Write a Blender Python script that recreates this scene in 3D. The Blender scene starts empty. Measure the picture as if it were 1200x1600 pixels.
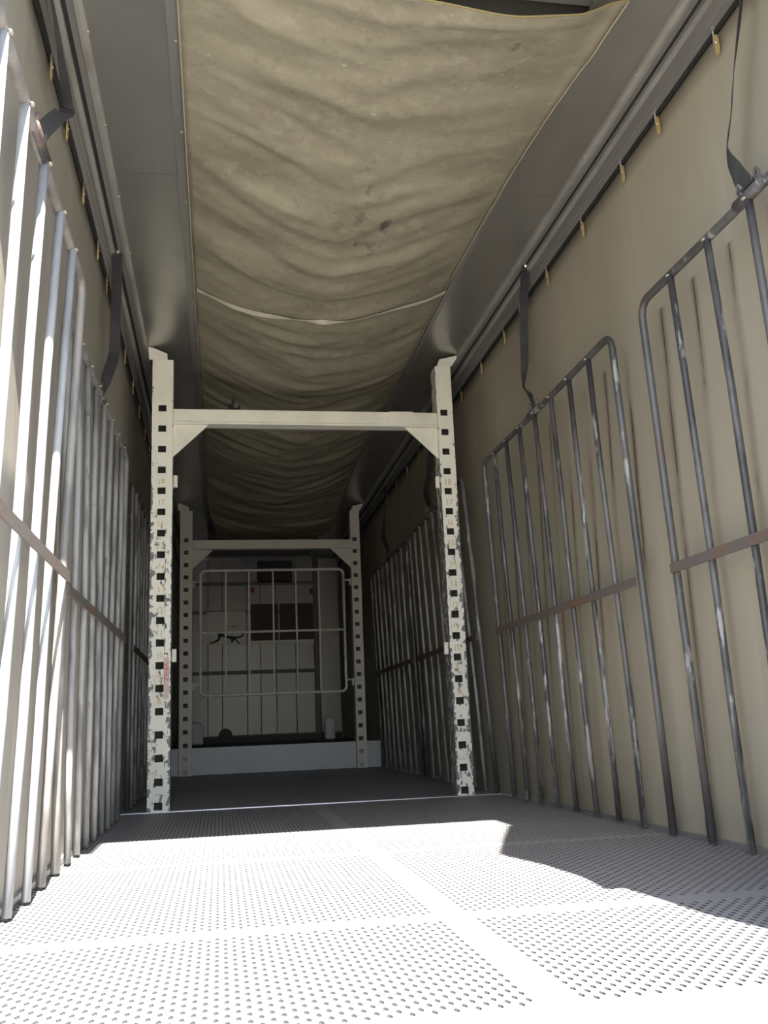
import bpy, math, random
from mathutils import Vector, Matrix, noise

random.seed(7)
SC = bpy.context.scene
COL = SC.collection

# ------------------------------------------------------------------ camera
F_PX, YAW, PITCH, ROLL = 1490.09, 0.17479, 0.21685, -0.04041
CAM = Vector((-0.6324, 0.0, 0.51124))
fwd = Vector((math.sin(YAW) * math.cos(PITCH), math.cos(YAW) * math.cos(PITCH), math.sin(PITCH)))
rgt = Vector((math.cos(YAW), -math.sin(YAW), 0))
upv = rgt.cross(fwd)
r2 = rgt * math.cos(ROLL) + upv * math.sin(ROLL)
u2 = upv * math.cos(ROLL) - rgt * math.sin(ROLL)
cd = bpy.data.cameras.new('camera')
cd.sensor_fit = 'VERTICAL'
cd.sensor_height = 24.0
cd.lens = 24.0 * F_PX / 1600.0
cd.clip_start = 0.05
cam = bpy.data.objects.new('camera', cd)
cam.matrix_world = Matrix(((r2.x, u2.x, -fwd.x, CAM.x), (r2.y, u2.y, -fwd.y, CAM.y),
                           (r2.z, u2.z, -fwd.z, CAM.z), (0, 0, 0, 1)))
COL.objects.link(cam)
SC.camera = cam

# ------------------------------------------------------------------ sky, sun, exposure
SUN_DIR = Vector((-0.138, 1.0, -1.15)).normalized()
world = bpy.data.worlds.new('sky')
SC.world = world
world.use_nodes = True
wn = world.node_tree
wn.nodes.clear()
wo = wn.nodes.new('ShaderNodeOutputWorld')
wb = wn.nodes.new('ShaderNodeBackground')
ws = wn.nodes.new('ShaderNodeTexSky')
ws.sky_type = 'NISHITA'
ws.sun_disc = False
ws.sun_elevation = math.radians(48.7)
ws.sun_rotation = math.radians(188)
wb.inputs['Strength'].default_value = 0.17
wn.links.new(ws.outputs[0], wb.inputs[0])
wn.links.new(wb.outputs[0], wo.inputs[0])

sd = bpy.data.lights.new('sun', 'SUN')
sd.energy = 10.0
sd.angle = math.radians(0.6)
sd.color = (1.0, 0.96, 0.88)
sun = bpy.data.objects.new('sun', sd)
sun.rotation_euler = (-SUN_DIR).to_track_quat('Z', 'Y').to_euler()
sun.location = (0, -3, 8)
COL.objects.link(sun)

SC.view_settings.view_transform = 'Standard'
SC.view_settings.look = 'None'
SC.view_settings.gamma = 1.0
SC.view_settings.use_curve_mapping = False
SC.view_settings.exposure = 1.88
SC.cycles.max_bounces = 10
SC.cycles.diffuse_bounces = 7
SC.cycles.glossy_bounces = 4

# ------------------------------------------------------------------ helpers
ROOT = {}


class MB:
    def __init__(self):
        self.v, self.f, self.m = [], [], []

    def face(self, idx, m=0):
        self.f.append(tuple(idx)); self.m.append(m)

    def box(self, x0, x1, y0, y1, z0, z1, m=0):
        b = len(self.v)
        self.v += [(x0, y0, z0), (x1, y0, z0), (x1, y1, z0), (x0, y1, z0),
                   (x0, y0, z1), (x1, y0, z1), (x1, y1, z1), (x0, y1, z1)]
        for q in ((0, 3, 2, 1), (4, 5, 6, 7), (0, 1, 5, 4), (1, 2, 6, 5), (2, 3, 7, 6), (3, 0, 4, 7)):
            self.face([b + i for i in q], m)
        return self

    def tube(self, pts, r, n=8, m=0, rz=None):
        pts = [Vector(p) for p in pts]
        k = len(pts)
        rr = r if isinstance(r, (list, tuple)) else [r] * k
        t0 = (pts[1] - pts[0]).normalized()
        ref = Vector((0, 0, 1)) if abs(t0.z) < .9 else Vector((1, 0, 0))
        nrm = t0.cross(ref).normalized()
        b = len(self.v)
        for i in range(k):
            t = ((pts[min(i + 1, k - 1)] - pts[i]).normalized() + (pts[i] - pts[max(i - 1, 0)]).normalized())
            t = t.normalized() if t.length > 1e-6 else t0
            nrm = (nrm - t * nrm.dot(t)).normalized()
            bn = t.cross(nrm)
            for j in range(n):
                a = 2 * math.pi * j / n
                self.v.append(tuple(pts[i] + (nrm * math.cos(a) + bn * math.sin(a)) * rr[i]))
        for i in range(k - 1):
            for j in range(n):
                j2 = (j + 1) % n
                self.face((b + i * n + j, b + i * n + j2, b + (i + 1) * n + j2, b + (i + 1) * n + j), m)
        self.face([b + j for j in reversed(range(n))], m)
        self.face([b + (k - 1) * n + j for j in range(n)], m)
        return self

    def ribbon(self, pts, wdirs, w, th=0.003, m=0):
        pts = [Vector(p) for p in pts]
        wd = [Vector(d).normalized() for d in wdirs]
        b = len(self.v)
        k = len(pts)
        for i in range(k):
            t = (pts[min(i + 1, k - 1)] - pts[max(i - 1, 0)]).normalized()
            d = (wd[i] - t * wd[i].dot(t)).normalized()
            nn = t.cross(d)
            for sw, sn in ((-1, -1), (1, -1), (1, 1), (-1, 1)):
                self.v.append(tuple(pts[i] + d * (sw * w / 2) + nn * (sn * th / 2)))
        for i in range(k - 1):
            for j in range(4):
                j2 = (j + 1) % 4
                self.face((b + i * 4 + j, b + i * 4 + j2, b + (i + 1) * 4 + j2, b + (i + 1) * 4 + j), m)
        self.face((b + 3, b + 2, b + 1, b), m)
        e = b + (k - 1) * 4
        self.face((e, e + 1, e + 2, e + 3), m)
        return self

    def prism(self, poly, axis, a0, a1, m=0):
        """extrude a 2D polygon along axis: 'y' -> poly (x,z); 'x' -> poly (y,z); 'z' -> poly (x,y)"""
        def P(p, a):
            return {'y': (p[0], a, p[1]), 'x': (a, p[0], p[1]), 'z': (p[0], p[1], a)}[axis]
        b = len(self.v)
        n = len(poly)
        self.v += [P(p, a0) for p in poly] + [P(p, a1) for p in poly]
        self.face(list(range(b, b + n)), m)
        self.face(list(reversed(range(b + n, b + 2 * n))), m)
        for i in range(n):
            j = (i + 1) % n
            self.face((b + j, b + i, b + n + i, b + n + j), m)
        return self

    def dome(self, c, r, sx=1, sy=1, sz=1, nu=10, nv=5, m=0):
        b = len(self.v)
        for i in range(nv + 1):
            th = math.pi * i / nv
            for j in range(nu):
                ph = 2 * math.pi * j / nu
                self.v.append((c[0] + r * sx * math.sin(th) * math.cos(ph), c[1] + r * sy * math.sin(th) * math.sin(ph),
                               c[2] + r * sz * math.cos(th)))
        for i in range(nv):
            for j in range(nu):
                j2 = (j + 1) % nu
                self.face((b + i * nu + j, b + (i + 1) * nu + j, b + (i + 1) * nu + j2, b + i * nu + j2), m)
        return self


def empty(name, loc):
    o = bpy.data.objects.new(name, None)
    o.location = loc
    o.empty_display_size = 0.1
    COL.objects.link(o)
    ROOT[o] = Vector(loc)
    return o


def build(name, mb, mats, parent=None, loc=None, smooth=False, bevel=0.0):
    """mesh given in world coordinates -> object under parent (or at loc)"""
    base = ROOT[parent] if parent is not None else Vector(loc or (0, 0, 0))
    me = bpy.data.meshes.new(name)
    me.from_pydata([(v[0] - base.x, v[1] - base.y, v[2] - base.z) for v in mb.v], [], mb.f)
    mats = mats if isinstance(mats, (list, tuple)) else [mats]
    for m in mats:
        me.materials.append(m)
    if len(mats) > 1:
        me.polygons.foreach_set('material_index', mb.m)
    if smooth:
        me.polygons.foreach_set('use_smooth', [True] * len(me.polygons))
    me.update()
    o = bpy.data.objects.new(name, me)
    COL.objects.link(o)
    if parent is not None:
        o.parent = parent
    else:
        o.location = base
    ROOT[o] = base
    if bevel:
        bv = o.modifiers.new('bevel', 'BEVEL')
        bv.width = bevel
        bv.segments = 2
        bv.limit_method = 'ANGLE'
    return o


def inst(name, me, parent, world_loc, rot=(0, 0, 0)):
    """another small piece that shares mesh data; mesh is centred on its own origin"""
    o = bpy.data.objects.new(name, me)
    COL.objects.link(o)
    base = ROOT[parent]
    o.parent = parent
    o.location = Vector(world_loc) - base
    o.rotation_euler = rot
    ROOT[o] = base
    return o


def mesh_of(name, mb, mat):
    me = bpy.data.meshes.new(name)
    me.from_pydata(mb.v, [], mb.f)
    me.materials.append(mat)
    me.update()
    return me


def tag(o, label=None, cat=None, group=None, kind=None):
    if label: o['label'] = label
    if cat: o['category'] = cat
    if group: o['group'] = group
    if kind: o['kind'] = kind
    return o


def struct(o):
    o['kind'] = 'structure'
    return o


def lerp(a, b, t):
    return a + (b - a) * t


# ------------------------------------------------------------------ materials
def mat(name, color, rough=0.5, metal=0.0, layers=(), bump=None, spec=0.5):
    """layers: (colour, scale or (sx,sy,sz), lo, hi, detail, amount) noise patches of another colour"""
    m = bpy.data.materials.new(name)
    m.use_nodes = True
    nt = m.node_tree
    bs = nt.nodes['Principled BSDF']
    bs.inputs['Roughness'].default_value = rough
    bs.inputs['Metallic'].default_value = metal
    bs.inputs['Specular IOR Level'].default_value = spec
    bs.inputs['Base Color'].default_value = (*color, 1)
    tc = nt.nodes.new('ShaderNodeTexCoord')

    def nz(scale, detail, seed):
        mp = nt.nodes.new('ShaderNodeMapping')
        s = scale if isinstance(scale, (list, tuple)) else (scale,) * 3
        mp.inputs['Scale'].default_value = s
        mp.inputs['Location'].default_value = (seed * 3.1, seed * 1.7, seed * 2.3)
        nt.links.new(tc.outputs['Object'], mp.inputs['Vector'])
        n = nt.nodes.new('ShaderNodeTexNoise')
        n.inputs['Scale'].default_value = 1.0
        n.inputs['Detail'].default_value = detail
        n.inputs['Roughness'].default_value = 0.6
        nt.links.new(mp.outputs[0], n.inputs['Vector'])
        return n.outputs[0]
    cur = None
    for i, L in enumerate(layers):
        c2, sc, lo, hi, det, amt = L[:6]
        fac = nz(sc, det, i + 1)
        if len(L) > 6:      # more wear towards the foot of a bar
            sx_ = nt.nodes.new('ShaderNodeSeparateXYZ')
            nt.links.new(tc.outputs['Object'], sx_.inputs[0])
            mz = nt.nodes.new('ShaderNodeMapRange')
            mz.inputs['From Min'].default_value = L[6]
            mz.inputs['From Max'].default_value = L[7]
            mz.inputs['To Min'].default_value = L[8]
            mz.inputs['To Max'].default_value = 0
            nt.links.new(sx_.outputs[2], mz.inputs[0])
            ad = nt.nodes.new('ShaderNodeMath')
            nt.links.new(fac, ad.inputs[0])
            nt.links.new(mz.outputs[0], ad.inputs[1])
            fac = ad.outputs[0]
        mr = nt.nodes.new('ShaderNodeMapRange')
        mr.inputs['From Min'].default_value = lo
        mr.inputs['From Max'].default_value = hi
        mr.inputs['To Min'].default_value = 0
        mr.inputs['To Max'].default_value = amt
        nt.links.new(fac, mr.inputs['Value'])
        mx = nt.nodes.new('ShaderNodeMix')
        mx.data_type = 'RGBA'
        nt.links.new(mr.outputs[0], mx.inputs['Factor'])
        if cur is None:
            mx.inputs['A'].default_value = (*color, 1)
        else:
            nt.links.new(cur, mx.inputs['A'])
        mx.inputs['B'].default_value = (*c2, 1)
        cur = mx.outputs['Result']
    if cur is not None:
        nt.links.new(cur, bs.inputs['Base Color'])
    if bump:
        sc, strength, dist, det = bump
        bp = nt.nodes.new('ShaderNodeBump')
        bp.inputs['Strength'].default_value = strength
        bp.inputs['Distance'].default_value = dist
        nt.links.new(nz(sc, det, 9), bp.inputs['Height'])
        nt.links.new(bp.outputs[0], bs.inputs['Normal'])
    m['_col'] = 1
    return m


def tailor(m):
    return m, m.node_tree, m.node_tree.nodes['Principled BSDF']


M = {}
M['curtain_r'] = mat('curtain_beige', (0.34, 0.305, 0.235), 0.55, 0, [
    ((0.27, 0.235, 0.17), (1, 1.3, .5), .45, .8, 5, .6), ((0.41, 0.38, 0.31), (1, 5, .4), .55, .75, 3, .45),
    ((0.16, .12, .09), (6, 14, 9), .70, .76, 4, .6)], bump=((2, 9, .7), .25, .01, 2))
M['curtain_l'] = mat('curtain_grey', (0.33, 0.305, 0.26), 0.5, 0, [
    ((0.25, 0.225, 0.19), (1, 1.3, .5), .45, .8, 5, .5), ((0.42, 0.41, 0.375), (1, 6, .4), .55, .75, 3, .5)],
    bump=((2, 9, .7), .3, .012, 2))
M['tarp'] = mat('tarp_canvas', (0.29, 0.26, 0.19), 0.85, 0, [
    ((0.205, 0.18, 0.13), (1.6, 3, 2), .42, .68, 6, .9), ((0.35, .315, .225), (4, 5, 3), .58, .72, 5, .5),
    ((0.07, 0.055, 0.04), (5, 4, 4), .66, .76, 6, .6), ((0.36, .33, .25), (14, 18, 8), .5, .66, 6, .45), ((0.17, .145, .10), (26, 20, 10), .55, .7, 5, .4), ((0.62, .57, .46), (16, 24, 9), .69, .74, 4, .55)],
    bump=((60, 60, 60), .15, .004, 3), spec=.2)
M['hem'] = mat('hem_cord', (0.40, 0.36, 0.26), 0.8, spec=.2)
M['hem_yellow'] = mat('hem_binding', (0.24, 0.19, 0.08), 0.7)
M['tape'] = mat('seam_tape', (0.66, 0.61, 0.5), 0.7, 0, [((0.45, .4, .3), 9, .5, .7, 4, .6)])
M['sheet_metal'] = mat('roof_sheet', (0.46, 0.45, 0.42), 0.30, 0.78, [
    ((0.31, .30, .29), (1.5, .8, 1), .4, .75, 5, .7), ((0.5, .49, .46), (8, 2, 8), .62, .75, 4, .4)],
    bump=((2, 1.5, 2), .08, .01, 2))
M['rail'] = mat('rail_aluminium', (0.34, 0.33, 0.31), 0.42, 0.5, [((0.22, .21, .20), (5, .6, 5), .4, .7, 4, .7)])
M['rail_light'] = mat('rail_lip', (0.40, 0.385, 0.35), 0.45, 0.4, [((0.24, .225, .20), (6, 2, 6), .45, .7, 4, .8)])
M['black'] = mat('black_rubber_and_gap', (0.02, 0.019, 0.019), 0.7)  # real rubber, and the shade in the gap above the curtains
M['strap'] = mat('strap_webbing', (0.03, 0.03, 0.033), 0.85, 0, [((0.06, .058, .055), 9, .45, .7, 3, .7)], bump=((200, 200, 200), .3, .002, 1))
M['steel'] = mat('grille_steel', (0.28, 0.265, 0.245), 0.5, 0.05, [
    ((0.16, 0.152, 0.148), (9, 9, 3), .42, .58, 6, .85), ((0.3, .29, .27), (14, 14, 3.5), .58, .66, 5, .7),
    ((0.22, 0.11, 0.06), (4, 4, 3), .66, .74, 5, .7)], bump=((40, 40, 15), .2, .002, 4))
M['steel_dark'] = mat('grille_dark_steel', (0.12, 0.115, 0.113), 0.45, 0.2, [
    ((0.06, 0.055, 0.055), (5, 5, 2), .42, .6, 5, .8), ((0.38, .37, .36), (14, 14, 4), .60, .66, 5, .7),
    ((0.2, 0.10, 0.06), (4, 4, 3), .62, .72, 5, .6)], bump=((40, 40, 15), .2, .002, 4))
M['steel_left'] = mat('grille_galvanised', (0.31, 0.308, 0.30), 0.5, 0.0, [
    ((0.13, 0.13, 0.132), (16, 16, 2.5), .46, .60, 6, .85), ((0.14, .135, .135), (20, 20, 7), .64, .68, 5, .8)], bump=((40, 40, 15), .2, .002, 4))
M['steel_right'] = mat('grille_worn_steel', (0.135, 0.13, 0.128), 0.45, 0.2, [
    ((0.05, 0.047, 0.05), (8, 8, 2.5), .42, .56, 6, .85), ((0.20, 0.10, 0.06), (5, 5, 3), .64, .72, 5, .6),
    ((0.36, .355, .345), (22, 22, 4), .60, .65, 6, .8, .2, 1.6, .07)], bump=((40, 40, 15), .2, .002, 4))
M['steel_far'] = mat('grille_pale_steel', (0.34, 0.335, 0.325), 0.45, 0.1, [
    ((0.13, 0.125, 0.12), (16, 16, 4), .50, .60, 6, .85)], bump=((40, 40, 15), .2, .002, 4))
M['steel_blue'] = mat('grille_blue_grey_steel', (0.33, 0.338, 0.35), 0.5, 0.0, [
    ((0.22, 0.225, 0.235), (12, 12, 2.5), .46, .60, 6, .8), ((0.34, .34, .34), (22, 22, 5), .6, .66, 5, .6)], bump=((40, 40, 15), .2, .002, 4))
M['rust'] = mat('rail_rust', (0.125, 0.11, 0.10), 0.65, 0.1, [
    ((0.19, 0.09, 0.05), (3, 3, 6), .5, .66, 5, .75), ((0.13, 0.10, 0.085), (14, 14, 14), .5, .64, 4, .7)], bump=((60, 60, 60), .3, .003, 4))
M['weld'] = mat('weld_bead', (0.42, 0.38, 0.31), 0.5, 0.3)
M['chrome'] = mat('zinc', (0.62, 0.60, 0.55), 0.3, 0.9)
M['yellow'] = mat('hanger_yellow', (0.42, 0.31, 0.13), 0.5, 0, [((0.3, .2, .07), 40, .5, .7, 3, .6)])
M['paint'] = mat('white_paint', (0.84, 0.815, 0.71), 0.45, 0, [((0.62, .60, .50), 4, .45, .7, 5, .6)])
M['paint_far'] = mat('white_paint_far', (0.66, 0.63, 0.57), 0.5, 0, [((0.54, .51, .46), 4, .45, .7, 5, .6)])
M['gate'] = mat('gate_paint', (0.66, 0.65, 0.61), 0.45, 0, [((0.38, .36, .34), 12, .58, .68, 4, .7)])
M['inside'] = mat('post_inside', (0.12, 0.11, 0.10), 0.8)
M['mark'] = mat('crayon_yellow', (0.66, 0.45, 0.16), 0.8)
M['mark_red'] = mat('marker_red', (0.5, 0.06, 0.05), 0.7)
M['sticker'] = mat('sticker_pink', (0.66, 0.5, 0.44), 0.6)
M['floor'] = mat('floor_plate_aluminium', (0.27, 0.265, 0.265), 0.55, 0.1, [
    ((0.205, 0.20, 0.20), (1.2, .9, 1), .4, .75, 6, .6), ((0.33, .32, .315), (5, 7, 3), .55, .75, 5, .45),
    ((0.22, .19, .16), (10, 9, 5), .70, .78, 4, .6)])
M['pit'] = mat('floor_grime', (0.07, 0.068, 0.07), 0.8)
M['strip'] = mat('threshold_metal', (0.42, 0.41, 0.40), 0.35, 0.7)
M['deck'] = mat('deck_dark', (0.13, 0.125, 0.125), 0.8, 0, [((0.08, .075, .075), 5, .45, .7, 5, .8)])
M['front_panel'] = mat('front_panel_grey', (0.33, 0.325, 0.32), 0.4, 0.25, [((0.44, .44, .45), (2, 2, 2), .55, .75, 4, .5), ((0.22, .2, .19), (3, 3, 1), .55, .8, 5, .6)])
M['front_dark'] = mat('front_dark_panel', (0.055, 0.048, 0.045), 0.6)
M['front_band'] = mat('front_band', (0.16, 0.15, 0.145), 0.6, 0.2)
M['white_panel'] = mat('white_board', (0.8, 0.81, 0.78), 0.5)
M['ink'] = mat('black_print', (0.015, 0.015, 0.015), 0.6)
M['red'] = mat('red_sticker', (0.22, 0.025, 0.035), 0.5)
M['blue'] = mat('blue_sticker', (0.04, 0.05, 0.12), 0.5)
M['sack'] = mat('white_plastic', (0.8, 0.8, 0.82), 0.5, 0, [((0.4, .4, .42), 6, .5, .7, 4, .6)])
M['roof'] = mat('roof_lining', (0.30, 0.28, 0.265), 0.8, 0, [((0.22, .205, .195), 2, .4, .7, 4, .7)])
M['ground'] = mat('yard_asphalt', (0.30, 0.285, 0.26), 0.9, 0, [((0.22, .21, .19), .7, .4, .7, 6, .7)])
M['sill'] = mat('sill_metal', (0.5, 0.49, 0.47), 0.5, 0.2)
M['blocker'] = mat('blocker_grey', (0.42, 0.41, 0.38), 0.7)  # plain grey for the unseen panel that shades the floor


def chip_paint():
    """white paint with worn dark chips that gather on the arrises of a post (object space, post centre at x=0)"""
    m, nt, bs = tailor(mat('chipped_white_paint', (0.86, 0.84, 0.73), 0.45, 0, [
        ((0.72, .70, .59), (5, 5, 3), .45, .7, 5, .6), ((0.55, .5, .36), (9, 9, 4), .6, .75, 4, .5)]))
    base = bs.inputs['Base Color'].links[0].from_socket
    tc = nt.nodes.new('ShaderNodeTexCoord')
    sp = nt.nodes.new('ShaderNodeSeparateXYZ')
    nt.links.new(tc.outputs['Generated'], sp.inputs[0])
    s1 = nt.nodes.new('ShaderNodeMath'); s1.operation = 'SUBTRACT'; s1.inputs[1].default_value = .5
    nt.links.new(sp.outputs[0], s1.inputs[0])
    s2 = nt.nodes.new('ShaderNodeMath'); s2.operation = 'ABSOLUTE'
    nt.links.new(s1.outputs[0], s2.inputs[0])
    s3 = nt.nodes.new('ShaderNodeMapRange')
    s3.inputs['From Min'].default_value = .30; s3.inputs['From Max'].default_value = .5
    s3.inputs['To Min'].default_value = 0; s3.inputs['To Max'].default_value = .13
    nt.links.new(s2.outputs[0], s3.inputs[0])
    # most of the knocks are between knee and shoulder height
    zz = nt.nodes.new('ShaderNodeMapRange')
    zz.inputs['From Min'].default_value = .80; zz.inputs['From Max'].default_value = .6
    zz.inputs['To Min'].default_value = -.10; zz.inputs['To Max'].default_value = .035
    nt.links.new(sp.outputs[2], zz.inputs[0])
    mp = nt.nodes.new('ShaderNodeMapping'); mp.inputs['Scale'].default_value = (26, 26, 17)
    nt.links.new(tc.outputs['Object'], mp.inputs[0])
    nz = nt.nodes.new('ShaderNodeTexNoise'); nz.inputs['Scale'].default_value = 1; nz.inputs['Detail'].default_value = 6
    nz.inputs['Roughness'].default_value = .65
    nt.links.new(mp.outputs[0], nz.inputs['Vector'])
    a1 = nt.nodes.new('ShaderNodeMath'); nt.links.new(nz.outputs[0], a1.inputs[0]); nt.links.new(s3.outputs[0], a1.inputs[1])
    a2 = nt.nodes.new('ShaderNodeMath'); nt.links.new(a1.outputs[0], a2.inputs[0]); nt.links.new(zz.outputs[0], a2.inputs[1])
    th = nt.nodes.new('ShaderNodeMapRange')
    th.inputs['From Min'].default_value = .602; th.inputs['From Max'].default_value = .622
    nt.links.new(a2.outputs[0], th.inputs[0])
    mx = nt.nodes.new('ShaderNodeMix'); mx.data_type = 'RGBA'
    nt.links.new(th.outputs[0], mx.inputs['Factor'])
    nt.links.new(base, mx.inputs['A'])
    mx.inputs['B'].default_value = (.16, .16, .16, 1)
    nt.links.new(mx.outputs['Result'], bs.inputs['Base Color'])
    return m


M['chip'] = chip_paint()


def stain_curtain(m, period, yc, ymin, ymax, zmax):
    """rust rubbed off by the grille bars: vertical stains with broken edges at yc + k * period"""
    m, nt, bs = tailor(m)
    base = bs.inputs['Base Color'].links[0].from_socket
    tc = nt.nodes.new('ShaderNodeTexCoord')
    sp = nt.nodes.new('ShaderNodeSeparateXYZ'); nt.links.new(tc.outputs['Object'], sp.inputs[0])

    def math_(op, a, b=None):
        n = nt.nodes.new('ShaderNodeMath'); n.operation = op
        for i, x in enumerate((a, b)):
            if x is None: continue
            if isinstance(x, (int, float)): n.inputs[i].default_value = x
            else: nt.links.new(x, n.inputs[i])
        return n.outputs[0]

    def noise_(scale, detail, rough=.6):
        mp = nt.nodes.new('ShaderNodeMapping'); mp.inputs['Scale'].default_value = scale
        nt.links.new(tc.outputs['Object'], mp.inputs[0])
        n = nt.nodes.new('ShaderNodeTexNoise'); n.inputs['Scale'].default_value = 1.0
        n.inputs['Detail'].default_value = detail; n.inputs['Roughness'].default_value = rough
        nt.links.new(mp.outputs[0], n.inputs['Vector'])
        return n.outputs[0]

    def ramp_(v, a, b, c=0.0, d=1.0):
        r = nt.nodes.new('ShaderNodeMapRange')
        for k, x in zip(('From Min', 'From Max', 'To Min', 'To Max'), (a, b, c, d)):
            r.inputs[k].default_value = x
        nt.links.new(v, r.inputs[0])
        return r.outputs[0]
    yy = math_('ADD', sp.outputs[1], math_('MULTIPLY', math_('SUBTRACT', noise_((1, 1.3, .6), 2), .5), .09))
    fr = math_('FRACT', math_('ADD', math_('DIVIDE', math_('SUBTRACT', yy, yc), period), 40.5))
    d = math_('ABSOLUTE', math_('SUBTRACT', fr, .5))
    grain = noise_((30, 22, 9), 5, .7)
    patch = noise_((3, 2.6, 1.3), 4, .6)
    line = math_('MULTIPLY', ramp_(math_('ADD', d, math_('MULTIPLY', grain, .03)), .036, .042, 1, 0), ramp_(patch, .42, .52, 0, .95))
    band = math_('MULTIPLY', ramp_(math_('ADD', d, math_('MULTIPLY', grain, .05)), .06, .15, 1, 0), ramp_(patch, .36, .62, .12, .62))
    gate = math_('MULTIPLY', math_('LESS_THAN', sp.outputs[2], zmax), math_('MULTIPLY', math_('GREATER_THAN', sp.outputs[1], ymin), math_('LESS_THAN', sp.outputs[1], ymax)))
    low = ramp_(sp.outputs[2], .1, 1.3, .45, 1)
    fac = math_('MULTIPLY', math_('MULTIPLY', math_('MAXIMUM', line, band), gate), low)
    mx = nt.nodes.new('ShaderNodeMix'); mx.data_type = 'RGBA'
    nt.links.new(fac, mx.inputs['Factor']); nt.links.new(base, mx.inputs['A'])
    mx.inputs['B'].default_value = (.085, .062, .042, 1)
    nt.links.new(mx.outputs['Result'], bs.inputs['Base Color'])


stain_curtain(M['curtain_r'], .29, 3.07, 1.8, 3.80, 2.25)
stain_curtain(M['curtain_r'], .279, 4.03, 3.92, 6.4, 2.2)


def tarp_smudges(m):
    """boot and grease marks on the low middle of the canvas"""
    m, nt, bs = tailor(m)
    base = bs.inputs['Base Color'].links[0].from_socket
    tc = nt.nodes.new('ShaderNodeTexCoord')
    mp = nt.nodes.new('ShaderNodeMapping')
    mp.inputs['Location'].default_value = (-.17 * 3.6, 3.05 * .95, 0)
    mp.inputs['Scale'].default_value = (3.6, .95, 0)
    nt.links.new(tc.outputs['Object'], mp.inputs[0])
    ln = nt.nodes.new('ShaderNodeVectorMath'); ln.operation = 'LENGTH'
    nt.links.new(mp.outputs[0], ln.inputs[0])
    nr = nt.nodes.new('ShaderNodeMapRange')
    nr.inputs['From Min'].default_value = .1; nr.inputs['From Max'].default_value = 1.0
    nr.inputs['To Min'].default_value = .13; nr.inputs['To Max'].default_value = -.05
    nt.links.new(ln.outputs['Value'], nr.inputs[0])
    mp2 = nt.nodes.new('ShaderNodeMapping'); mp2.inputs['Scale'].default_value = (9, 6, 1)
    nt.links.new(tc.outputs['Object'], mp2.inputs[0])
    nz = nt.nodes.new('ShaderNodeTexNoise'); nz.inputs['Scale'].default_value = 1; nz.inputs['Detail'].default_value = 5
    nt.links.new(mp2.outputs[0], nz.inputs['Vector'])
    ad = nt.nodes.new('ShaderNodeMath'); nt.links.new(nz.outputs[0], ad.inputs[0]); nt.links.new(nr.outputs[0], ad.inputs[1])
    th = nt.nodes.new('ShaderNodeMapRange')
    th.inputs['From Min'].default_value = .66; th.inputs['From Max'].default_value = .78; th.inputs['To Max'].default_value = .75
    nt.links.new(ad.outputs[0], th.inputs[0])
    mx = nt.nodes.new('ShaderNodeMix'); mx.data_type = 'RGBA'
    nt.links.new(th.outputs[0], mx.inputs['Factor']); nt.links.new(base, mx.inputs['A'])
    mx.inputs['B'].default_value = (.05, .042, .035, 1)
    nt.links.new(mx.outputs['Result'], bs.inputs['Base Color'])


tarp_smudges(M['tarp'])


def plate_pattern(name, color, dark, sx, sy, pit=.22):
    """far floor: same slot pattern as the built plates, too small there to build"""
    m, nt, bs = tailor(mat(name, color, 0.5, 0.15, [((color[0] * .75, color[1] * .75, color[2] * .76), (1.2, .9, 1), .4, .75, 6, .6)]))
    base = bs.inputs['Base Color'].links[0].from_socket
    tc = nt.nodes.new('ShaderNodeTexCoord')
    mp = nt.nodes.new('ShaderNodeMapping'); mp.inputs['Scale'].default_value = (1 / sx, 1 / sy, 1 / sx)
    nt.links.new(tc.outputs['Object'], mp.inputs[0])
    vo = nt.nodes.new('ShaderNodeTexVoronoi'); vo.inputs['Randomness'].default_value = 0
    vo.inputs['Scale'].default_value = 1
    nt.links.new(mp.outputs[0], vo.inputs['Vector'])
    mr = nt.nodes.new('ShaderNodeMapRange'); mr.inputs['From Min'].default_value = pit; mr.inputs['From Max'].default_value = pit + .12
    mr.inputs['To Min'].default_value = 1; mr.inputs['To Max'].default_value = 0
    nt.links.new(vo.outputs['Distance'], mr.inputs[0])
    mx = nt.nodes.new('ShaderNodeMix'); mx.data_type = 'RGBA'
    nt.links.new(mr.outputs[0], mx.inputs['Factor']); nt.links.new(base, mx.inputs['A'])
    mx.inputs['B'].default_value = (*dark, 1)
    nt.links.new(mx.outputs['Result'], bs.inputs['Base Color'])
    return m


M['floor_far'] = plate_pattern('floor_plate_far', (0.30, 0.295, 0.30), (0.1, .1, .1), .02, .045)
M['step'] = plate_pattern('checker_plate', (0.46, 0.47, 0.48), (0.30, .30, .31), .03, .03, .3)

# ------------------------------------------------------------------ dimensions
Y1, Y2 = 6.577, 11.485      # fronts of the two portal frames
YF = 15.4                   # front wall
YR = 1.78                   # rear edge of the floor plates
ZR = 3.2                    # roof sheets

# ------------------------------------------------------------------ outside
g = MB()
g.v = [(-60, -60, -1.25), (60, -60, -1.25), (60, 60, -1.25), (-60, 60, -1.25)]
g.face((0, 1, 2, 3))
struct(build('ground', g, M['ground']))

# ------------------------------------------------------------------ floor
flo = struct(build('floor', MB().box(-1.30, 1.30, 1.62, YF, -.16, -.012), M['sill']))


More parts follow.
